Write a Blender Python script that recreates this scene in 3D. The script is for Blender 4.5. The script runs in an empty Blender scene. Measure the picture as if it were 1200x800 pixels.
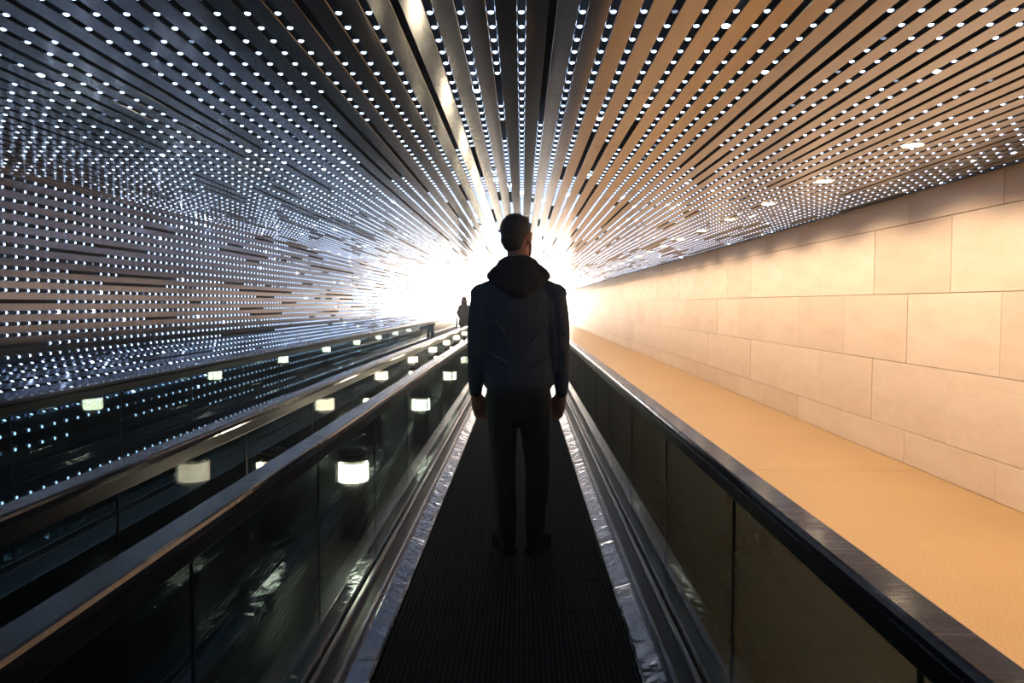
import bpy, bmesh, math, random
import numpy as np
from mathutils import Vector, Matrix, Euler
random.seed(7)
rng = np.random.default_rng(11)
S = bpy.context.scene
COL = S.collection
PI = math.pi
# ---------------------------------------------------------------- camera, world, exposure
EYE = 1.38
cam_d = bpy.data.cameras.new('camera'); cam = bpy.data.objects.new('camera', cam_d); COL.objects.link(cam)
cam_d.sensor_width = 36.0; cam_d.lens = 27.0; cam_d.clip_start = 0.02; cam_d.clip_end = 200
cam.location = (0, 0, EYE)
cam.rotation_euler = (math.radians(90 - 2.80), 0, math.radians(0.76))
S.camera = cam
W = bpy.data.worlds.new('world'); S.world = W; W.use_nodes = True
W.node_tree.nodes['Background'].inputs[0].default_value = (0.35, 0.55, 0.8, 1)
W.node_tree.nodes['Background'].inputs[1].default_value = 0.02
# thin haze added to the whole interior, standing in for bloom around bright lights
_v = W.node_tree.nodes.new('ShaderNodeVolumeScatter'); _v.inputs['Color'].default_value = (1, .96, .91, 1)
_v.inputs['Density'].default_value = .0085; _v.inputs['Anisotropy'].default_value = .76
W.node_tree.links.new(_v.outputs[0], W.node_tree.nodes['World Output'].inputs['Volume'])
S.view_settings.view_transform = 'Standard'; S.view_settings.look = 'None'
S.view_settings.exposure = 0.0; S.view_settings.gamma = 1.0
try: S.view_settings.use_curve_mapping = False
except Exception: pass
S.cycles.max_bounces = 10; S.cycles.glossy_bounces = 6; S.cycles.diffuse_bounces = 3
S.cycles.transparent_max_bounces = 24; S.cycles.transmission_bounces = 8
S.cycles.sample_clamp_indirect = 4.0; S.cycles.sample_clamp_direct = 0
S.cycles.use_light_tree = True; S.cycles.use_denoising = True

Y0, Y1 = -4.0, 53.0           # tunnel runs from behind the camera to its far end
XL, XR = -3.57, 3.31          # LED wall and stone wall
CEIL = EYE + 0.925            # underside of the ceiling slats
LEDX = 0.129                  # spacing of the lamps along a slot
SPOT_W = 112.0                 # downlights
LED_E = 5.0

# ---------------------------------------------------------------- materials
def mat(name, col=(.5,.5,.5), rough=.5, metal=0.0, spec=.5, coat=0.0, emit=None, es=0.0):
    m = bpy.data.materials.new(name); m.use_nodes = True
    b = m.node_tree.nodes['Principled BSDF']
    b.inputs['Base Color'].default_value = (*col, 1); b.inputs['Roughness'].default_value = rough
    b.inputs['Metallic'].default_value = metal; b.inputs['Specular IOR Level'].default_value = spec
    b.inputs['Coat Weight'].default_value = coat; b.inputs['Coat Roughness'].default_value = .08
    if emit: b.inputs['Emission Color'].default_value = (*emit, 1); b.inputs['Emission Strength'].default_value = es
    return m
def nodes(m): return m.node_tree.nodes, m.node_tree.links, m.node_tree.nodes['Principled BSDF']
def N(m, t, **kw):
    n = m.node_tree.nodes.new(t)
    for k, v in kw.items(): setattr(n, k, v)
    return n
def noise(m, scale, detail=4, rough=.55, stretch=None, use='Object'):
    nt, L, b = nodes(m)
    tc = N(m, 'ShaderNodeTexCoord'); n = N(m, 'ShaderNodeTexNoise')
    n.inputs['Scale'].default_value = scale; n.inputs['Detail'].default_value = detail; n.inputs['Roughness'].default_value = rough
    if stretch:
        mp = N(m, 'ShaderNodeMapping'); mp.inputs['Scale'].default_value = stretch
        L.new(tc.outputs[use], mp.inputs['Vector']); L.new(mp.outputs[0], n.inputs['Vector'])
    else: L.new(tc.outputs[use], n.inputs['Vector'])
    return n
def ramp(m, src, stops, to):
    nt, L, b = nodes(m)
    r = N(m, 'ShaderNodeValToRGB'); e = r.color_ramp.elements
    while len(e) < len(stops): e.new(.5)
    for i, (p, c) in enumerate(stops):
        e[i].position = p; e[i].color = (*c, 1) if len(c) == 3 else c
    L.new(src, r.inputs[0])
    if to is not None: L.new(r.outputs[0], to)
    return r
def bump(m, src, strength, dist):
    nt, L, b = nodes(m)
    u = N(m, 'ShaderNodeBump'); u.inputs['Strength'].default_value = strength; u.inputs['Distance'].default_value = dist
    L.new(src, u.inputs['Height']); L.new(u.outputs[0], b.inputs['Normal'])

M_slat = mat('brushed_aluminium_slat', (.32, .31, .315), .14, 1.0)
M_wslat = mat('blue_tinted_slat', (.165, .19, .265), .12, 1.0)  # blue cast of the LED light and the wall's dimness put into the base colour
M_black = mat('black_backing', (.012, .012, .014), .7)
M_track = mat('black_slot_track', (.01, .01, .012), .45)
M_led = mat('led_white', (.9, .93, 1), .3, emit=(.52, .70, 1.0), es=LED_E)
M_ledb = mat('led_bright', (.9, .93, 1), .3, emit=(.62, .76, 1.0), es=LED_E*5)
M_ledd = mat('led_dim', (.5, .6, .7), .3, emit=(.45, .65, 1.0), es=LED_E*.09)
M_housing = mat('led_housing', (.05, .05, .06), .3)

M_stone = mat('peach_limestone', (.8, .66, .5), .55)
nt, L, b = nodes(M_stone)
n1 = noise(M_stone, 1.6, 5, .6, (1, 1, 3.0)); n2 = noise(M_stone, 14, 6, .65, (1, 1, 4))
oi = N(M_stone, 'ShaderNodeObjectInfo')
r1 = ramp(M_stone, n1.outputs[0], [(.3, (.78, .65, .53)), (.5, (.84, .72, .60)), (.72, (.88, .77, .65))], None)
mx = N(M_stone, 'ShaderNodeMix', data_type='RGBA', blend_type='MULTIPLY'); mx.inputs[0].default_value = 1
r2 = ramp(M_stone, oi.outputs['Random'], [(0, (.89, .86, .83)), (.5, (.97, .96, .95)), (1, (1, 1, 1))], None)
L.new(r1.outputs[0], mx.inputs[6]); L.new(r2.outputs[0], mx.inputs[7])
mx2 = N(M_stone, 'ShaderNodeMix', data_type='RGBA', blend_type='MULTIPLY'); mx2.inputs[0].default_value = .2
L.new(mx.outputs[2], mx2.inputs[6]); r3 = ramp(M_stone, n2.outputs[0], [(.3, (.7, .66, .6)), (.6, (1, 1, 1))], mx2.inputs[7])
L.new(mx2.outputs[2], b.inputs['Base Color']); bump(M_stone, n2.outputs[0], .15, .004)
M_mortar = mat('recessed_joint', (.50, .40, .29), .9)
M_floor = mat('tan_terrazzo', (.6, .4, .22), .42)
nt, L, b = nodes(M_floor)
f1 = noise(M_floor, 110, 5, .75); f2 = noise(M_floor, 1.1, 4, .6)
rf = ramp(M_floor, f1.outputs[0], [(.36, (.34, .20, .08)), (.5, (.48, .31, .135)), (.62, (.58, .40, .20))], None)
rg = ramp(M_floor, f2.outputs[0], [(.3, (.88, .86, .84)), (.7, (1, 1, 1))], None)
mf = N(M_floor, 'ShaderNodeMix', data_type='RGBA', blend_type='MULTIPLY'); mf.inputs[0].default_value = 1
L.new(rf.outputs[0], mf.inputs[6]); L.new(rg.outputs[0], mf.inputs[7]); L.new(mf.outputs[2], b.inputs['Base Color'])
M_dfloor = mat('dark_floor', (.10, .09, .08), .35)
M_steel = mat('swirled_steel', (.40, .42, .48), .2, 1.0)
_n = noise(M_steel, 5, 2, .45, (1, 1, 1)); _n.inputs['Distortion'].default_value = 2.2; bump(M_steel, _n.outputs[0], .42, .02)
_m = noise(M_steel, 30, 4); ramp(M_steel, _m.outputs[0], [(.3, (.10,)*3), (.7, (.18,)*3)], M_steel.node_tree.nodes['Principled BSDF'].inputs['Roughness'])
M_trim = mat('satin_steel_trim', (.48, .48, .50), .25, 1.0)
M_groove = mat('dark_channel', (.025, .027, .03), .35)
M_rub = mat('black_handrail_rubber', (.010, .010, .014), .14, coat=.1, spec=.45)
_n = noise(M_rub, 22, 3, .5, (.08, 1, .08)); bump(M_rub, _n.outputs[0], .3, .006)
M_guide = mat('black_rail_guide', (.008, .008, .010), .32, spec=.18)
M_pallet = mat('ridged_rubber_belt', (.009, .010, .012), .75, spec=.25)
M_post = mat('dark_post_paint', (.018, .018, .02), .3, coat=.3)
M_lamp = mat('warm_lamp_band', (1, .9, .7), .4, emit=(1.0, .84, .58), es=40.0)
M_ltop = mat('smoked_lamp_top', (.05, .045, .04), .15, coat=.5)
M_down = mat('downlight_lens', (1, .9, .7), .4, emit=(1.0, .80, .50), es=18.0)
M_white = mat('lobby_white', (.85, .82, .76), .6)
M_endglow = mat('glowing_end_wall', (.9, .88, .84), .6, emit=(1.0, .89, .76), es=24.0)  # emission added to a plain wall to feed the glow down the tunnel
M_panel = mat('lobby_glow_panel', (1, 1, 1), .5, emit=(1.0, .90, .78), es=24.0)  # unseen ceiling panels added to the lobby to strengthen the far glow

def glass(name, tint):
    m = bpy.data.materials.new(name); m.use_nodes = True
    nt = m.node_tree; nt.nodes.clear()
    o = nt.nodes.new('ShaderNodeOutputMaterial'); mixs = nt.nodes.new('ShaderNodeMixShader')
    tr = nt.nodes.new('ShaderNodeBsdfTransparent'); tr.inputs[0].default_value = (*tint, 1)
    gl = nt.nodes.new('ShaderNodeBsdfGlossy'); gl.inputs['Roughness'].default_value = .015
    gl.inputs[0].default_value = (1, 1, 1, 1)
    geo = nt.nodes.new('ShaderNodeNewGeometry'); mr = nt.nodes.new('ShaderNodeMapRange')
    mr.inputs['To Min'].default_value = 1.5; mr.inputs['To Max'].default_value = 1/1.5
    fr = nt.nodes.new('ShaderNodeFresnel')
    nt.links.new(geo.outputs['Backfacing'], mr.inputs['Value']); nt.links.new(mr.outputs[0], fr.inputs['IOR'])
    nt.links.new(fr.outputs[0], mixs.inputs[0]); nt.links.new(tr.outputs[0], mixs.inputs[1]); nt.links.new(gl.outputs[0], mixs.inputs[2])
    nt.links.new(mixs.outputs[0], o.inputs[0])
    return m
M_glassd = glass('dark_smoked_glass', (.24, .29, .32))     # per face; a pane has two
M_glassg = glass('grey_green_glass', (.49, .57, .57))

# ---------------------------------------------------------------- helpers
def link(name, me, parent=None, loc=(0,0,0)):
    o = bpy.data.objects.new(name, me); COL.objects.link(o); o.parent = parent; o.location = loc
    return o
def mesh(name, v, f, m, smooth=False):
    me = bpy.data.meshes.new(name); me.from_pydata([tuple(p) for p in v], [], f); me.materials.append(m)
    if smooth: me.polygons.foreach_set('use_smooth', [True]*len(me.polygons))
    me.update(); return me
class MB:
    def __init__(s): s.v = []; s.f = []
    def box(s, x0, x1, y0, y1, z0, z1):
        n = len(s.v)
        s.v += [(x0,y0,z0),(x1,y0,z0),(x1,y1,z0),(x0,y1,z0),(x0,y0,z1),(x1,y0,z1),(x1,y1,z1),(x0,y1,z1)]
        s.f += [tuple(n+i for i in q) for q in ((0,3,2,1),(4,5,6,7),(0,1,5,4),(1,2,6,5),(2,3,7,6),(3,0,4,7))]
        return s
    def prism(s, prof, y0, y1):           # profile in XZ (counter-clockwise seen from -Y), extruded along Y
        n = len(s.v); k = len(prof)
        s.v += [(x, y0, z) for x, z in prof] + [(x, y1, z) for x, z in prof]
        s.f += [tuple(n+i for i in range(k)), tuple(n+k+i for i in reversed(range(k)))]
        s.f += [(n+i, n+k+i, n+k+(i+1)%k, n+(i+1)%k) for i in range(k)]
        return s
    def lathe(s, prof, seg=24, c=(0,0,0)):  # (r,z) bottom to top
        n = len(s.v); k = len(prof)
        for r, z in prof:
            for i in range(seg):
                a = 2*PI*i/seg; s.v.append((c[0]+r*math.cos(a), c[1]+r*math.sin(a), c[2]+z))
        for j in range(k-1):
            for i in range(seg):
                i2 = (i+1) % seg
                s.f.append((n+j*seg+i, n+j*seg+i2, n+(j+1)*seg+i2, n+(j+1)*seg+i))
        s.f.append(tuple(n+i for i in reversed(range(seg)))); s.f.append(tuple(n+(k-1)*seg+i for i in range(seg)))
        return s
    def build(s, name, m, parent=None, smooth=False, loc=(0,0,0)):
        me = mesh(name, s.v, s.f, m, smooth)
        bm = bmesh.new(); bm.from_mesh(me); bmesh.ops.recalc_face_normals(bm, faces=bm.faces); bm.to_mesh(me); bm.free()
        return link(name, me, parent, loc)
def flip(prof, s): return [(s*x, z) for x, z in prof]
def empty(name, loc=(0,0,0), rz=0, label=None, cat=None, group=None, kind=None):
    o = bpy.data.objects.new(name, None); COL.objects.link(o); o.location = loc; o.rotation_euler.z = rz
    o.empty_display_size = .1
    return tag(o, label, cat, group, kind)
def tag(o, label=None, cat=None, group=None, kind=None):
    if label: o['label'] = label
    if cat: o['category'] = cat
    if group: o['group'] = group
    if kind: o['kind'] = kind
    return o

# ---------------------------------------------------------------- floor
floor = MB().box(XL-.3, XR+.4, Y0, Y1, -.16, -.06).build('floor', M_mortar)
tag(floor, 'tan polished stone floor beside the moving walkway and dark strips between', 'floor', kind='structure')
ys = [6.35 + 3.87*k for k in range(-3, 13)]
for a, b2 in zip(ys[:-1], ys[1:]):
    a = max(a, Y0+.01)
    if b2 <= a: continue
    MB().box(.745, XR+.01, a+.004, min(b2, Y1)-.004, -.06, 0).build('floor_slab', M_floor, floor)
for k in range(14):
    MB().box(-1.139, -.858, Y0+k*4+.003, Y0+(k+1)*4-.003, -.06, 0).build('floor_strip', M_dfloor, floor)
    MB().box(-2.93, -2.742, Y0+k*4+.003, Y0+(k+1)*4-.003, -.06, 0).build('floor_strip', M_dfloor, floor)

# ---------------------------------------------------------------- stone wall
wr = MB().box(XR+.03, XR+.2, Y0, Y1, -.06, 3.0).build('wall_right', M_mortar)
tag(wr, 'peach limestone block wall washed by warm light', 'wall', kind='structure')
zc = [0, .286, .868, 1.466, 2.066, 2.66]
for c in range(5):
    me = None
    off = 5.36 if c % 2 == 0 else 6.0
    z0, z1 = zc[c]+.0025, zc[c+1]-.0025
    k = -8
    while True:
        ya = off + 1.29*k; yb = ya + 1.29; k += 1
        if yb <= Y0+.2: continue
        if ya >= Y1: break
        ya2, yb2 = max(ya, Y0), min(yb, Y1)
        if yb2-ya2 > 1.28:
            if me is None:
                q = MB(); e = .003
                q.box(e, .05, .0025, 1.2875, z0, z1)
                bmq = bmesh.new(); mm = mesh('stone_block', q.v, q.f, M_stone); bmq.from_mesh(mm)
                bmesh.ops.recalc_face_normals(bmq, faces=bmq.faces)
                bmesh.ops.bevel(bmq, geom=[ed for ed in bmq.edges], offset=.0015, segments=1, affect='EDGES'); bmq.to_mesh(mm); bmq.free(); me = mm
            o = link('stone_block', me, wr, (XR + random.uniform(-.0035, .0035) - .003, ya, 0))
        elif yb2-ya2 > .02:
            MB().box(XR, XR+.05, ya2+.0025, yb2-.0025, z0, z1).build('stone_block', M_stone, wr)

# ---------------------------------------------------------------- slatted ceiling and LED wall
PITCH = .0975; SLW = .071; SLT = .022
ceil = MB().box(XL-.35, 3.25, Y0, Y1, CEIL+.06, CEIL+.12).build('ceiling', M_black)
tag(ceil, 'low ceiling of metal slats with rows of white LED points in the slots', 'ceiling', kind='structure')
MB().box(3.225, 3.245, Y0, Y1, CEIL-.012, CEIL+.06).build('edge_trim', M_black, ceil)
def slat_mesh(name, w, m=None):
    q = MB(); y = Y0 - 0.05
    edges = [Y0] + [1.17 + 1.13*k for k in range(-4, 46)] + [Y1]
    edges = sorted(e for e in edges if Y0 <= e <= Y1)
    for a, b2 in zip(edges[:-1], edges[1:]):
        if b2-a < .05: continue
        h = w/2; c = .002
        q.prism([(-h, c), (-h+c, 0), (h-c, 0), (h, c), (h, SLT), (-h, SLT)], a+.0012, b2-.0012)
    me = mesh(name, q.v, q.f, m or M_slat)
    bm = bmesh.new(); bm.from_mesh(me); bmesh.ops.recalc_face_normals(bm, faces=bm.faces); bm.to_mesh(me); bm.free()
    return me
SM = slat_mesh('slat', SLW)
slots = []     # (surface, point xz of the slot centre, inward normal xz, lamp spacing)
n0, n1 = -36, 33
link('slat', SM, ceil, (-.003 + (n0-.5)*PITCH, 0, CEIL))
for n in range(n0, n1):
    link('slat', SM, ceil, (-.003 + (n+.5)*PITCH, 0, CEIL))
    slots.append(('c', (-.003 + n*PITCH, CEIL), (0, -1), LEDX))
slots.append(('c', (-.003 + n1*PITCH - .008, CEIL), (0, -1), LEDX))
# left wall: upright face, then a sloping ledge inwards, then an upright face behind the far balustrade
wl = MB()
wl.box(XL-.3, XL-.06, Y0, Y1, EYE-.42, CEIL+.06)
KX, KZ = -2.95, EYE-.66
wl.prism([(XL-.3, EYE-.42), (XL-.06, EYE-.42), (KX-.06, KZ-.03), (KX-.06, -.06), (XL-.3, -.06)], Y0, Y1)
wl = wl.build('wall_left', M_black)
tag(wl, 'left wall of horizontal metal slats with rows of white LED points', 'wall', kind='structure')
def slat_run(p, q, pitch, inward, sp):
    p = Vector((p[0], 0, p[1])); q = Vector((q[0], 0, q[1])); Ln = (q-p).length; k = max(1, round(Ln/pitch)); pt = Ln/k
    d = (q-p).normalized(); nrm = Vector((inward[0], 0, inward[1])).normalized()
    # local frame of slat: X along d, Z = -normal
    me = slat_mesh('slat', pt - .0255, M_wslat)
    for i in range(k):
        c = p + d*pt*(i+.5)
        o = link('slat', me, wl, c)
        zax = -nrm; yax = Vector((0, 1, 0)); xax = yax.cross(zax)
        o.matrix_local = Matrix.Translation(c) @ Matrix(((xax.x, yax.x, zax.x), (xax.y, yax.y, zax.y), (xax.z, yax.z, zax.z))).to_4x4()
        s = p + d*pt*(i+1)
        slots.append(('w', (s.x, s.z), (nrm.x, nrm.z), sp))
slat_run((XL, CEIL+.035), (XL, EYE-.375), .080, (1, 0), .121)
slat_run((XL, EYE-.375), (KX, KZ), .098, (.40, .91), .121)
slat_run((KX, KZ), (KX, .06), .097, (1, 0), .127)
MB().box(KX-.05, KX+.008, Y0, Y1, -.06, .05).build('wall_base', M_trim, wl)

def dome(seg, rings, r=.0104, h=.0065):
    v = []; f = []
    for j in range(rings):
        a = j/rings*PI/2
        for i in range(seg): v.append((r*math.cos(a)*math.cos(2*PI*i/seg), r*math.cos(a)*math.sin(2*PI*i/seg), -h*math.sin(a)))
    v.append((0, 0, -h)); t = len(v)-1
    for j in range(rings-1):
        for i in range(seg):
            i2 = (i+1) % seg; A, B, C2, D = j*seg+i, j*seg+i2, (j+1)*seg+i2, (j+1)*seg+i
            f += [(A, C2, B), (A, D, C2)]
    for i in range(seg): f.append(((rings-1)*seg+i, t, (rings-1)*seg+(i+1) % seg))
    return np.array(v), np.array(f)
LOD = [dome(8, 3), dome(6, 2), dome(4, 1, .0112)]
def frame(nrm):       # local Z -> outward (away from room)
    zax = Vector((-nrm[0], 0, -nrm[1])).normalized(); yax = Vector((0, 1, 0)); xax = yax.cross(zax)
    return np.array([[xax.x, 0, zax.x], [xax.y, 1, zax.y], [xax.z, 0, zax.z]])
leds = []    # surface, pos, frame idx, level
frames = {}
for (surf, (sx, sz), nrm, sp) in slots:
    R = frame(nrm); key = (round(nrm[0], 3), round(nrm[1], 3)); frames[key] = R
    y = 2.498 - sp*math.floor((2.498 - Y0 - .1)/sp); on = True
    run = random.expovariate(1/34.0)
    while y < Y1 - .05:
        run -= 1
        if run < 0:
            on = not on
            run = random.expovariate(1/34.0)+2 if on else random.expovariate(1/7.0)+1
        if on:
            t = random.random(); lv = 0 if t < .945 else (1 if t < .965 else 2)
            # lens seat lies 6 mm inside the slot mouth
            leds.append((surf, (sx - nrm[0]*.005, y, sz - nrm[1]*.005), key, lv))
        y += sp
def visible_score(p):
    x, y, z = p
    if y < .5: return 1e9
    yy = y; u = x/yy; w = (z-EYE)/yy
    if abs(u + .013) > .67 or w > .40 or w < -.5: return 1e9
    return math.sqrt(x*x+y*y+(z-EYE)**2)
for surf, par in (('c', ceil), ('w', wl)):
    L_ = [l for l in leds if l[0] == surf]
    L_.sort(key=lambda l: visible_score(l[1]))
    ind, rest = L_[:300], L_[300:]
    cache = {}
    for (_, p, key, lv) in ind:
        kk = (key, lv)
        if kk not in cache:
            v, f = LOD[0]; v2 = v*(1.35 if lv == 1 else 1.0) @ frames[key].T
            cache[kk] = mesh('led_lamp', v2, [tuple(int(i) for i in q) for q in f], (M_led, M_ledb, M_ledd)[lv])
        link('led_lamp', cache[kk], par, p)
    bins = {}
    for (_, p, key, lv) in rest:
        d = abs(p[1]); lod = 0 if (d < 5 and p[1] > 0) else (1 if d < 16 and p[1] > 0 else 2)
        bins.setdefault((lod, lv), []).append((p, key))
    names = ('led_lamps', 'bright_led_lamps', 'dim_led_lamps')
    for lv in range(3):
        VV = []; FF = []; n = 0
        for lod in range(3):
            for key in frames:
                P = np.array([p for p, k2 in bins.get((lod, lv), []) if k2 == key])
                if len(P) == 0: continue
                v, f = LOD[lod]; v2 = (v*(1.35 if lv == 1 else 1.0)) @ frames[key].T
                V = (P[:, None, :] + v2[None]).reshape(-1, 3)
                F = (f[None] + (np.arange(len(P))*len(v))[:, None, None]).reshape(-1, 3) + n
                n += len(V); VV.append(V); FF.append(F)
        if not VV: continue
        V = np.concatenate(VV).astype(np.float32); F = np.concatenate(FF).astype(np.int32)
        me = bpy.data.meshes.new(names[lv]); me.vertices.add(len(V)); me.vertices.foreach_set('co', V.ravel())
        me.loops.add(F.size); me.loops.foreach_set('vertex_index', F.ravel())
        me.polygons.add(len(F)); me.polygons.foreach_set('loop_start', np.arange(0, F.size, 3, dtype=np.int32))
        me.update(calc_edges=True); me.materials.append((M_led, M_ledb, M_ledd)[lv])
        link(names[lv], me, par)['kind'] = 'stuff'

# ---------------------------------------------------------------- ceiling downlights (they wash the stone wall and floor)
DX = 2.27
k = -3
while True:
    y = 4.55 + 1.31*k; k += 1
    if y > Y1-1: break
    if y < Y0+.5: continue
    if k <= 4: lab = 'round warm downlight in the slatted ceiling beyond the right edge of view'
    near = k - 3
    names_ = {1: 'nearest', 2: 'second nearest', 3: 'third nearest', 4: 'fourth nearest', 5: 'fifth nearest', 6: 'sixth nearest', 7: 'seventh nearest', 8: 'eighth nearest'}
    if y < 4.0: lab = 'round warm downlight in the ceiling above the stone wall side, near the camera'
    elif near in names_: lab = names_[near] + ' visible round warm downlight glowing among the ceiling LEDs on the right'
    else: lab = 'small far warm downlight in the right side of the LED ceiling'
    t = empty('downlight', (DX, y, CEIL), 0, lab, 'light', 'warm downlights in the right side of the ceiling')
    MB().lathe([(.062, -.004), (.066, -.004), (.066, .03), (.062, .03)], 24).build('trim_ring', M_trim, t, True)
    MB().lathe([(.058, -.006), (.061, -.003), (.061, .01)], 24).build('lens', M_down, t)
    ld = bpy.data.lights.new('spot', 'SPOT'); ld.energy = SPOT_W; ld.color = (1.0, .73, .50)
    ld.spot_size = math.radians(140); ld.spot_blend = .4; ld.shadow_soft_size = .05
    lo = bpy.data.objects.new('spot', ld); COL.objects.link(lo); lo.parent = t; lo.location = (0, 0, -.02)
    lo.rotation_euler = (0, math.radians(-17), 0)

# ---------------------------------------------------------------- moving walkways
WY0, WY1 = -3.0, 31.0
def pallet_mesh():
    prof = [(-.492, -.04), (.492, -.04)]
    n = 48; w = .984/n; top = []
    for i in range(n):
        x = -.492 + i*w
        top += [(x, -.008), (x+w*.28, -.008), (x+w*.36, 0), (x+w*.92, 0)]
    top.append((.492, -.008))
    prof += list(reversed(top))
    return MB().prism(prof, .003, .397)
def rail_path(z):
    R = .28; P = [(WY0, z)]
    P += [(WY0 + 3.0*i, z) for i in range(1, int((WY1-.4-WY0)//3)+1)]
    yc = WY1 - .3
    for i in range(13):
        a = PI/2 - PI*i/12; P.append((yc + R*math.cos(a), z - R + R*math.sin(a)))
    return P
def sweep(prof, path, name, m, parent, x=0, smooth=True):
    v = []; f = []; k = len(prof)
    for i, (y, z) in enumerate(path):
        a = path[max(0, i-1)]; b2 = path[min(len(path)-1, i+1)]
        t = Vector((b2[0]-a[0], b2[1]-a[1])).normalized(); nrm = Vector((-t.y, t.x))
        for (px, pn) in prof: v.append((x+px, y + nrm.x*pn, z + nrm.y*pn))
    for i in range(len(path)-1):
        for j in range(k):
            f.append((i*k+j, i*k+(j+1) % k, (i+1)*k+(j+1) % k, (i+1)*k+j))
    f.append(tuple(range(k))); f.append(tuple((len(path)-1)*k+j for j in reversed(range(k))))
    me = mesh(name, v, f, m, smooth)
    bm = bmesh.new(); bm.from_mesh(me); bmesh.ops.recalc_face_normals(bm, faces=bm.faces); bm.to_mesh(me); bm.free()
    return link(name, me, parent)
def walkway(cx, label, glasses):
    t = empty('moving_walkway', (cx, 0, 0), 0, label, 'walkway')
    q = pallet_mesh(); p0 = q.build('pallet', M_pallet, t); p0.location = (0, WY0, 0)
    k = 1
    while WY0 + .4*(k+1) < WY1:
        link('pallet', p0.data, t, (0, WY0+.4*k, 0)); k += 1
    for s, gm in ((-1, glasses[0]), (1, glasses[1])):
        # decking pieces
        y = WY0; seams = [WY0] + [3.33 + 3.2*i for i in range(-1, 9)] + [WY1]
        for a, b2 in zip(seams[:-1], seams[1:]):
            MB().prism(flip([(.497, -.04), (.592, -.04), (.592, .030), (.575, .034), (.507, .012), (.497, .004)], s), a+.0015, b2-.0015).build('deck_panel', M_steel, t)
        MB().prism(flip([(.594, -.04), (.612, -.04), (.612, .048), (.607, .052), (.599, .052), (.594, .048)], s), WY0, WY1).build('deck_ridge', M_trim, t)
        MB().prism(flip([(.613, -.04), (.668, -.04), (.668, .030), (.613, .030)], s), WY0, WY1).build('deck_channel', M_groove, t)
        MB().prism(flip([(.669, -.04), (.692, -.04), (.692, .055), (.687, .060), (.674, .060), (.669, .055)], s), WY0, WY1).build('glass_clamp', M_trim, t)
        MB().prism(flip([(.708, -.04), (.80, -.04), (.80, .045), (.792, .053), (.715, .060), (.708, .058)], s), WY0, WY1).build('outer_deck', M_steel, t)
        # glass panes
        g = MB().box(s*.70-.004, s*.70+.004, .002, 1.088, .0, .835).build('glass_pane', gm, t)
        k0 = -5; first = True; seal = None
        while 2.31 + 1.09*k0 < WY1 - 1.2:
            yy = 2.31 + 1.09*k0 + (0 if s > 0 else .5); k0 += 1
            if first: g.location = (0, yy, 0); first = False
            else: link('glass_pane', g.data, t, (0, yy, 0))
            if seal is None: seal = MB().box(s*.70-.0045, s*.70+.0045, -(.0025 if gm is M_glassd else .0008), (.0025 if gm is M_glassd else .0008), .03, .835).build('joint_seal', M_groove, t); seal.location = (0, yy, 0)
            else: link('joint_seal', seal.data, t, (0, yy, 0))
        rail = [(.040*math.cos(a)*1.0, .016*math.sin(a)) for a in [PI*i/8 for i in range(9)]]
        rail = [(math.copysign(min(abs(x), .040), x), z) for x, z in rail]
        prof = [(.031, 0), (.038, .003), (.0405, .010), (.0405, .022), (.037, .030), (.031, .033), (-.031, .033), (-.037, .030), (-.0405, .022), (-.0405, .010), (-.038, .003), (-.031, 0)]
        sweep(prof, rail_path(EYE-.49-.033), 'handrail', M_rub, t, s*.70, False)
        gp = [(.026, -.045), (.030, -.040), (.030, .0), (-.030, .0), (-.030, -.040), (-.026, -.045)]
        sweep(gp, rail_path(EYE-.49-.034), 'rail_guide', M_guide, t, s*.70, False)
    return t
walkway(-.057, 'moving walkway with black ridged belt on which the man in the hood stands', (M_glassg, M_glassd))
walkway(-1.94, 'moving walkway on the left with glass sides, next to the LED wall', (M_glassg, M_glassg))

# ---------------------------------------------------------------- bollard lamps between the walkways
BX = -1.0
order = ['nearest', 'second', 'third', 'fourth', 'fifth', 'sixth', 'seventh', 'eighth', 'ninth', 'tenth']
for i in range(9):
    y = 4.5 + 3.05*i
    t = empty('bollard_lamp', (BX, y, 0), 0, order[i] + ' dark bollard with a glowing cream band between the two walkways, counted from the camera', 'lamp', 'bollard lamps between the walkways')
    MB().lathe([(.088, 0), (.088, .015), (.080, .02), (.080, .335)], 28).build('post', M_post, t, True)
    MB().lathe([(.086, .336), (.088, .342), (.088, .436), (.086, .442)], 28).build('lamp_band', M_lamp, t, True)
    MB().lathe([(.078, .443), (.080, .50)], 28).build('smoked_glass', M_ltop, t, True)
    MB().lathe([(.086, .501), (.086, .512), (.07, .522), (.02, .53)], 28).build('cap', M_post, t, True)
    MB().lathe([(.008, .53), (.006, .55), (.011, .56), (.011, .575), (.004, .582)], 12).build('finial', M_trim, t, True)

# ---------------------------------------------------------------- far end lobby and the wall behind the camera
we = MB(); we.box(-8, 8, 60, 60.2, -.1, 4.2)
we = we.build('wall_end', M_endglow); tag(we, 'white wall of the lobby at the far end, with added glow', 'wall', kind='structure')
lf = MB().box(-8, 8, Y1+.001, 60, -.16, 0).build('floor_lobby', M_floor); lf.name = 'floor_2'
tag(lf, 'pale floor of the lobby beyond the tunnel', 'floor', kind='structure')
lc = MB().box(-8, 8, Y1+.001, 60, 3.4, 3.6).build('ceiling_2', M_white); tag(lc, 'lobby ceiling beyond the tunnel', 'ceiling', kind='structure')
for i in range(4):
    MB().box(-7+3.6*i, -4.2+3.6*i, Y1+1, 59, 3.36, 3.399).build('glow_panel', M_panel, lc)
sw = MB().box(-8, XL-.31, Y1-.1, Y1, -.1, 3.6).box(XR+.21, 8, Y1-.1, Y1, -.1, 3.6).box(XL-.31, XR+.21, Y1-.1, Y1-.001, CEIL+.13, 3.6).build('wall_lobby', M_white); sw.name = 'wall_lobby'
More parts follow.
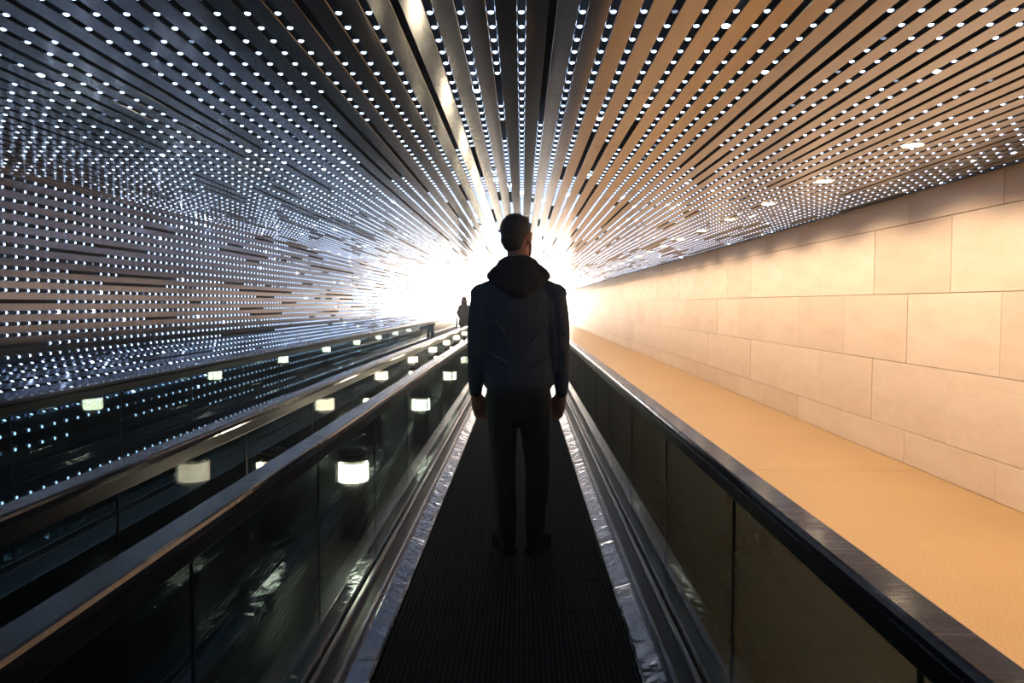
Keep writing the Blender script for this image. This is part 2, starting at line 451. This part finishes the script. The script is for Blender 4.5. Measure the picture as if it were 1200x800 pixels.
tag(sw, 'lobby side wall around the tunnel mouth', 'wall', kind='structure')
wb = MB().box(XL-.35, XR+.21, Y0-.15, Y0-.001, -.16, 3.0).build('wall_back', M_black); tag(wb, 'dark wall behind the camera', 'wall', kind='structure')

# ---------------------------------------------------------------- people
def tube_into(bm, pts, rad, seg=14, cap=3):
    """pts: list of Vector; rad: list of (rx, ry) ; cross-sections perpendicular to the path; rx is along world X where possible"""
    pts = [Vector(p) for p in pts]; rings = []
    n = len(pts)
    P = []; Rr = []
    t0 = (pts[1]-pts[0]).normalized(); t1 = (pts[-1]-pts[-2]).normalized()
    r0 = min(rad[0]); r1 = min(rad[-1])
    for i in range(cap):
        a = PI/2*(1 - i/cap); P.append(pts[0]-t0*r0*math.sin(a)*.8); Rr.append((max(rad[0][0]*math.cos(a), .0015), max(rad[0][1]*math.cos(a), .0015)))
    P += pts; Rr += list(rad)
    for i in range(1, cap+1):
        a = PI/2*i/cap; P.append(pts[-1]+t1*r1*math.sin(a)*.8); Rr.append((max(rad[-1][0]*math.cos(a), .0015), max(rad[-1][1]*math.cos(a), .0015)))
    for i, p in enumerate(P):
        t = (P[min(i+1, len(P)-1)]-P[max(i-1, 0)]).normalized()
        x = Vector((1, 0, 0)); x = x - t*x.dot(t)
        if x.length < .25: x = Vector((0, 0, 1)) - t*Vector((0, 0, 1)).dot(t)
        x.normalize(); y = t.cross(x)
        rings.append([bm.verts.new(p + x*(Rr[i][0]*math.cos(2*PI*j/seg)) + y*(Rr[i][1]*math.sin(2*PI*j/seg))) for j in range(seg)])
    for a, b2 in zip(rings[:-1], rings[1:]):
        for j in range(seg): bm.faces.new((a[j], a[(j+1) % seg], b2[(j+1) % seg], b2[j]))
    bm.faces.new(list(reversed(rings[0]))); bm.faces.new(rings[-1])
def ell(bm, c, r, rot=None, sub=3):
    M = Matrix.Translation(c) @ (rot.to_4x4() if rot else Matrix.Identity(4)) @ Matrix.Diagonal((*r, 1))
    bmesh.ops.create_icosphere(bm, subdivisions=sub, radius=1, matrix=M)
def fuse(name, bm, m, parent, voxel=.006, smooth=3, xf=None):
    me = bpy.data.meshes.new(name)
    if xf is not None: bm.transform(xf)
    bmesh.ops.recalc_face_normals(bm, faces=bm.faces); bm.to_mesh(me); bm.free()
    o = bpy.data.objects.new(name, me); COL.objects.link(o)
    r = o.modifiers.new('r', 'REMESH'); r.mode = 'VOXEL'; r.voxel_size = voxel; r.use_smooth_shade = True
    if smooth: s_ = o.modifiers.new('s', 'SMOOTH'); s_.iterations = smooth; s_.factor = .5
    dg = bpy.context.evaluated_depsgraph_get(); ev = o.evaluated_get(dg)
    me2 = bpy.data.meshes.new_from_object(ev, depsgraph=dg); o.modifiers.clear(); o.data = me2; bpy.data.meshes.remove(me)
    me2.name = name; me2.materials.clear(); me2.materials.append(m)
    me2.polygons.foreach_set('use_smooth', [True]*len(me2.polygons))
    o.parent = parent
    return o
M_skin = mat('skin', (.30, .14, .085), .5); M_skin.node_tree.nodes['Principled BSDF'].inputs['Subsurface Weight'].default_value = .08
M_hair = mat('dark_hair', (.010, .008, .007), .6)
_n = noise(M_hair, 220, 3); bump(M_hair, _n.outputs[0], .6, .003)
M_jack = mat('navy_sweatshirt', (.028, .042, .068), .85)
_n = noise(M_jack, 320, 3); bump(M_jack, _n.outputs[0], .4, .002)
M_hood = mat('black_hood_cloth', (.010, .010, .012), .9)
M_trou = mat('black_trousers', (.009, .010, .013), .85)
M_shoe = mat('dark_brown_boot', (.014, .009, .008), .8, spec=.2)
M_sole = mat('dark_sole', (.008, .007, .007), .85, spec=.15)

def hand(bm, w, s):
    """relaxed hand hanging from wrist point w; s=-1 left, 1 right; palm faces the thigh"""
    w = Vector(w)
    palm = [w + Vector((0, 0, .012)), w + Vector((0, .006, -.03)), w + Vector((-s*.004, .012, -.065)), w + Vector((-s*.008, .014, -.092))]
    tube_into(bm, palm, [(.022, .029), (.018, .036), (.016, .042), (.013, .041)], 12)
    for i, (dy, ln) in enumerate(((-.024, .056), (-.006, .066), (.0125, .072), (.031, .064))):   # little .. index
        b0 = w + Vector((-s*.008, .012+dy, -.090))
        a = Vector((-s*.06, .05, -1)).normalized(); c = Vector((-s*.62, .02, -.78)).normalized(); d = Vector((-s*.95, -.02, -.25)).normalized()
        p1 = b0 + a*ln*.42; p2 = p1 + c*ln*.32; p3 = p2 + d*ln*.26
        tube_into(bm, [b0 - a*.012, p1, p2, p3], [(.0092, .0092), (.0086, .0086), (.0078, .0078), (.0068, .0068)], 8, 2)
    tb = w + Vector((-s*.004, .034, -.028))
    tube_into(bm, [tb, tb + Vector((-s*.010, .024, -.030)), tb + Vector((-s*.018, .030, -.056)), tb + Vector((-s*.024, .030, -.076))],
              [(.013, .014), (.0115, .012), (.0098, .010), (.0085, .0085)], 8, 2)

def head_xf(c, yaw, pitch=0): return Matrix.Translation(c) @ Euler((pitch, 0, yaw)).to_matrix().to_4x4()
def build_head(bm, X):
    """head about origin at its centre, facing +Y"""
    b = bmesh.new()
    ell(b, (0, -.012, .022), (.076, .094, .094))
    ell(b, (0, .022, -.035), (.060, .066, .078))
    tube_into(b, [(0, .035, -.088), (0, .062, -.098)], [(.036, .020), (.026, .016)], 12)
    for s in (-1, 1):
        tube_into(b, [(s*.058, -.004, -.050), (s*.052, .020, -.075), (s*.022, .060, -.095)], [(.016, .020), (.017, .017), (.016, .014)], 10)
        ell(b, (s*.040, .055, -.012), (.024, .022, .018)); ell(b, (s*.030, .078, .024), (.030, .010, .008))
        ell(b, (s*.030, .073, .006), (.013, .012, .011))
        b2 = Euler((0, s*.18, -s*.30)).to_matrix()
        ell(b, (s*.080, -.006, -.004), (.007, .019, .031), b2); ell(b, (s*.078, 0, -.028), (.007, .010, .012))
        ell(b, (s*.010, .094, -.022), (.009, .010, .008))
    tube_into(b, [(0, .084, .022), (0, .098, -.004), (0, .106, -.020)], [(.008, .008), (.010, .010), (.012, .010)], 10)
    ell(b, (0, .082, -.045), (.025, .012, .007)); ell(b, (0, .080, -.056), (.022, .012, .008)); ell(b, (0, .076, -.082), (.020, .016, .016))
    b.transform(X)
    me = bpy.data.meshes.new('tmp'); b.to_mesh(me); b.free(); bm.from_mesh(me); bpy.data.meshes.remove(me)

# --- the man
man = empty('person', (-.020, 4.26, 0.0), 0, 'person seen from behind in navy sweatshirt, black hood and black trousers on the walkway', 'person')
HC = (-.008, .02, 1.752); HX = head_xf(HC, math.radians(-28))
bm = bmesh.new()
tube_into(bm, [(0, 0, .80), (0, 0, .92), (0, .0, 1.05), (0, 0, 1.2), (0, 0, 1.35), (0, 0, 1.46), (0, 0, 1.52)],
          [(.150, .10), (.165, .11), (.155, .10), (.165, .11), (.185, .115), (.16, .10), (.09, .075)], 20)
tube_into(bm, [(0, 0, 1.46), (0, .0, 1.56), (-.004, .012, 1.68)], [(.066, .066), (.060, .062), (.060, .064)], 16)
LEG = {-1: [(-.088, 0, .86), (-.090, 0, .72), (-.087, .005, .50), (-.080, -.012, .34), (-.068, -.012, .10)],
       1: [(.088, 0, .86), (.092, 0, .72), (.104, .008, .50), (.104, -.008, .34), (.094, -.008, .10)]}
for s in (-1, 1):
    tube_into(bm, LEG[s], [(.082, .09), (.076, .085), (.054, .06), (.052, .058), (.038, .045)], 16)
    x = LEG[s][-1][0]
    tube_into(bm, [(x, -.03, .05), (x+s*.008, .06, .045), (x+s*.016, .14, .035)], [(.034, .036), (.038, .032), (.036, .022)], 12)
    tube_into(bm, [(s*.165, 0, 1.455), (s*.215, -.005, 1.40), (s*.232, -.02, 1.16), (s*.240, .02, .93), (s*.240, .03, .885)],
              [(.05, .05), (.052, .055), (.042, .045), (.030, .034), (.024, .030)], 14)
    hb = bmesh.new(); hand(hb, (0, 0, 0), s)
    hb.transform(Matrix.Translation((s*.240, .030, .885)) @ Euler((0, 0, s*math.radians(52))).to_matrix().to_4x4() @ Matrix.Scale(1.07, 4))
    hm = bpy.data.meshes.new('tmp'); hb.to_mesh(hm); hb.free(); bm.from_mesh(hm); bpy.data.meshes.remove(hm)
build_head(bm, HX)
body = fuse('body', bm, M_skin, man, .0045, 2)
# hair: a close cap, fading above the neck, leaving ears and face free; short beard
bm = bmesh.new()
ell(bm, (0, -.022, .036), (.0815, .096, .093)); ell(bm, (0, -.055, -.018), (.068, .058, .058)); ell(bm, (0, -.052, -.052), (.056, .040, .036))
ell(bm, (0, .030, .088), (.055, .050, .032))
fuse('hair', bm, M_hair, man, .004, 2, HX)
bm = bmesh.new()
for s in (-1, 1):
    tube_into(bm, [(s*.068, .016, -.030), (s*.063, .022, -.062), (s*.046, .050, -.092), (s*.018, .078, -.104)], [(.010, .014), (.013, .020), (.016, .018), (.016, .018)], 10)
    tube_into(bm, [(s*.030, .084, -.060), (s*.022, .094, -.040), (0, .099, -.036)], [(.008, .008), (.008, .006), (.008, .006)], 8)
tube_into(bm, [(-.018, .080, -.098), (0, .086, -.100), (.018, .080, -.098)], [(.018, .018), (.020, .020), (.018, .018)], 10)
fuse('beard', bm, M_hair, man, .004, 2, HX)
# sweatshirt
bm = bmesh.new()
tube_into(bm, [(0, 0, .955), (0, 0, 1.0), (0, 0, 1.1), (0, 0, 1.22), (0, 0, 1.34), (0, 0, 1.43), (0, 0, 1.49), (0, .005, 1.545)],
          [(.200, .128), (.206, .132), (.196, .128), (.196, .130), (.205, .134), (.196, .125), (.150, .105), (.09, .085)], 24)
for s in (-1, 1):
    tube_into(bm, [(s*.150, 0, 1.455), (s*.205, -.003, 1.415), (s*.222, -.01, 1.30), (s*.230, -.022, 1.16), (s*.236, -.004, 1.04), (s*.240, .022, .93), (s*.241, .028, .90)],
              [(.062, .066), (.064, .070), (.060, .066), (.054, .060), (.048, .054), (.042, .046), (.038, .042)], 16)
    ell(bm, (s*.185, 0, 1.435), (.085, .075, .062)); tube_into(bm, [(s*.16, -.01, 1.40), (s*.20, -.02, 1.15), (s*.195, -.01, 1.02)], [(.05, .07), (.05, .06), (.03, .05)], 12)
    # folds
    for k2, z in enumerate((1.24, 1.13, .99)):
        tube_into(bm, [(s*.275, -.05, z), (s*.25, -.075, z-.02), (s*.215, -.07, z-.045)], [(.008, .008), (.012, .010), (.006, .006)], 8)
for (xa, za, xb, zb) in ((-.14, 1.30, -.04, 1.16), (.15, 1.28, .05, 1.15), (-.16, 1.12, -.02, 1.03), (.16, 1.1, .03, 1.02)):
    tube_into(bm, [(xa, -.115, za), ((xa+xb)/2, -.124, (za+zb)/2), (xb, -.118, zb)], [(.006, .006), (.008, .008), (.006, .006)], 8)
jk = fuse('sweatshirt', bm, M_jack, man, .006, 4)
bm = bmesh.new(); tube_into(bm, [(0, 0, .928), (0, 0, .948), (0, 0, .962)], [(.194, .124), (.200, .129), (.196, .127)], 24, 2); fuse('hem_band', bm, M_jack, man, .006, 2)
for s in (-1, 1):
    bm = bmesh.new(); tube_into(bm, [(s*.241, .030, .878), (s*.241, .030, .895), (s*.241, .028, .905)], [(.034, .038), (.036, .040), (.034, .038)], 16, 2); fuse('cuff', bm, M_hood, man, .005, 2)
# hood lying on the back
bm = bmesh.new()
ring = [(.088*math.cos(a)-.004, .085*math.sin(a)+.005, 1.585 - .030*math.sin(a)) for a in [2*PI*i/16 for i in range(17)]]
tube_into(bm, ring, [(.034, .034)]*17, 10, 1)
for s in (-1, 1):
    tube_into(bm, [(s*.150, .0, 1.535), (s*.135, -.060, 1.528), (s*.085, -.105, 1.490), (s*.02, -.135, 1.445)], [(.030, .030), (.034, .034), (.036, .034), (.028, .026)], 12)
    tube_into(bm, [(s*.070, .075, 1.50), (s*.120, .04, 1.53), (s*.150, -.01, 1.535)], [(.026, .026), (.030, .030), (.030, .030)], 12)
    tube_into(bm, [(s*.07, -.06, 1.60), (s*.115, -.04, 1.565), (s*.150, -.02, 1.540)], [(.024, .024), (.030, .026), (.022, .02)], 12)
ell(bm, (0, -.105, 1.520), (.115, .050, .085)); ell(bm, (0, -.085, 1.590), (.085, .055, .050)); ell(bm, (0, -.125, 1.465), (.070, .036, .060))
for s in (-1, 1): ell(bm, (s*.095, -.062, 1.545), (.070, .045, .045))
fuse('hood', bm, M_hood, man, .006, 10)
# trousers
bm = bmesh.new()
tube_into(bm, [(0, 0, .80), (0, 0, .86), (0, 0, .95)], [(.165, .11), (.180, .118), (.178, .115)], 24)
ell(bm, (0, -.02, .76), (.09, .085, .07))
for s in (-1, 1):
    L5 = LEG[s]
    tube_into(bm, [(s*.088, -.004, .88), (s*.090, -.002, .76), (L5[1][0]*.99, 0, .66), (L5[2][0], .004, .50), (L5[3][0], -.010, .36), (L5[4][0], -.008, .20), (L5[4][0], -.004, .125)],
              [(.092, .112), (.088, .104), (.080, .092), (.070, .076), (.066, .073), (.058, .064), (.056, .062)], 18)
    for z in (.16, .20, .52, .47):
        x = L5[4][0] if z < .3 else L5[2][0]
        tube_into(bm, [(x-.04, -.045, z), (x, -.060, z-.008), (x+.04, -.045, z+.004)], [(.008, .008), (.012, .010), (.008, .008)], 8)
fuse('trousers', bm, M_trou, man, .006, 3)
for s in (-1, 1):
    x = LEG[s][-1][0]; an = s*.30
    bm = bmesh.new()
    R = Matrix.Translation((x, 0, 0)) @ Euler((0, 0, -an)).to_matrix().to_4x4() 
    tube_into(bm, [(0, -.048, .055), (0, 0, .060), (s*.003, .07, .055), (s*.004, .135, .045), (s*.002, .175, .040)], [(.040, .036), (.044, .042), (.048, .036), (.049, .028), (.040, .022)], 16)
    tube_into(bm, [(0, -.025, .06), (0, -.018, .12), (0, -.014, .150)], [(.045, .050), (.046, .052), (.048, .054)], 16)
    bo = fuse('boot', bm, M_shoe, man, .005, 3, R)
    bm = bmesh.new()
    out = [(-.036, -.085), (0, -.098), (.036, -.085), (.042, -.03), (.046, .06), (.052, .12), (.044, .18), (.01, .212), (-.03, .20), (-.048, .13), (-.043, .05), (-.040, -.03)]
    vb = [bm.verts.new((xx, yy, .001)) for xx, yy in out]; vt = [bm.verts.new((xx*1.02, yy, .026)) for xx, yy in out]
    bm.faces.new(list(reversed(vb))); bm.faces.new(vt)
    for j in range(12): bm.faces.new((vb[j], vb[(j+1) % 12], vt[(j+1) % 12], vt[j]))
    bm.transform(R); me = bpy.data.meshes.new('sole'); bmesh.ops.recalc_face_normals(bm, faces=bm.faces); bm.to_mesh(me); bm.free(); me.materials.append(M_sole)
    so = link('sole', me, bo)

# --- the woman far ahead on the other walkway, walking towards us
wom = empty('person', (-2.04, 27.0, 0), PI + .25, 'distant person with long brown hair and dark coat on the left walkway', 'person')
M_coat = mat('black_coat', (.012, .012, .015), .85); M_bhair = mat('brown_hair', (.16, .07, .03), .5); M_bag = mat('black_bag', (.012, .011, .011), .5)
bm = bmesh.new(); WX = head_xf((0, .01, 1.52), -.3)
tube_into(bm, [(0, 0, .75), (0, 0, .95), (0, 0, 1.1), (0, 0, 1.28), (0, 0, 1.34)], [(.14, .10), (.13, .09), (.12, .085), (.15, .09), (.09, .07)], 16)
tube_into(bm, [(0, 0, 1.30), (0, .005, 1.46)], [(.05, .05), (.048, .05)], 12)
for s in (-1, 1):
    tube_into(bm, [(s*.07, 0, .8), (s*.08, .03*s, .46), (s*.08, -.03*s, .09)], [(.075, .08), (.05, .055), (.033, .036)], 12)
    tube_into(bm, [(s*.08, -.03*s-.02, .045), (s*.085, -.03*s+.12, .03)], [(.030, .03), (.032, .02)], 10)
tube_into(bm, [(.15, 0, 1.30), (.22, -.02, 1.06), (.18, .14, .90)], [(.04, .04), (.035, .035), (.024, .026)], 10)
tube_into(bm, [(-.15, 0, 1.30), (-.20, -.02, 1.06), (-.20, .06, .82)], [(.04, .04), (.035, .035), (.024, .026)], 10)
hand(bm, (-.20, .06, .82), -1); hand(bm, (.19, .14, .90), 1); build_head(bm, WX); fuse('body', bm, M_skin, wom, .006, 2)
bm = bmesh.new(); ell(bm, (0, -.02, .03), (.088, .100, .095)); ell(bm, (0, -.07, -.09), (.085, .045, .15))
for s in (-1, 1): tube_into(bm, [(s*.08, -.01, .02), (s*.092, .0, -.10), (s*.085, .03, -.22)], [(.018, .03), (.026, .035), (.018, .024)], 10)
fuse('hair', bm, M_bhair, wom, .008, 2, WX)
bm = bmesh.new()
tube_into(bm, [(0, 0, .70), (0, 0, .85), (0, 0, 1.05), (0, 0, 1.26), (0, 0, 1.36)], [(.21, .16), (.185, .14), (.155, .115), (.18, .115), (.10, .09)], 18)
tube_into(bm, [(.15, 0, 1.30), (.225, -.02, 1.06), (.185, .12, .92)], [(.055, .055), (.052, .052), (.042, .042)], 12)
tube_into(bm, [(-.15, 0, 1.30), (-.21, -.02, 1.06), (-.20, .05, .86)], [(.055, .055), (.052, .052), (.042, .042)], 12)
fuse('coat', bm, M_coat, wom, .012, 3)
bm = bmesh.new()
for s in (-1, 1): tube_into(bm, [(s*.075, 0, .78), (s*.08, .03*s, .46), (s*.08, -.03*s, .10)], [(.095, .10), (.068, .07), (.048, .05)], 12)
fuse('trousers', bm, M_trou, wom, .012, 2)
for s in (-1, 1):
    bm = bmesh.new(); tube_into(bm, [(s*.08, -.03*s-.03, .042), (s*.085, -.03*s+.15, .034)], [(.042, .042), (.040, .03)], 12); fuse('shoe', bm, M_shoe, wom, .008, 2)
bag = empty('handbag', (-1.84, 26.72, .50), .2, 'dark bag carried at the side of the distant person in a coat', 'bag')
MB().prism([(-.13, 0), (.13, 0), (.17, .25), (-.17, .25)], -.06, .06).build('bag_body', M_bag, bag)
bm = bmesh.new(); tube_into(bm, [(-.09, 0, .24), (-.05, 0, .34), (0, 0, .37), (.05, 0, .34), (.09, 0, .24)], [(.008, .008)]*5, 8); fuse('bag_handle', bm, M_bag, bag, .005, 1)
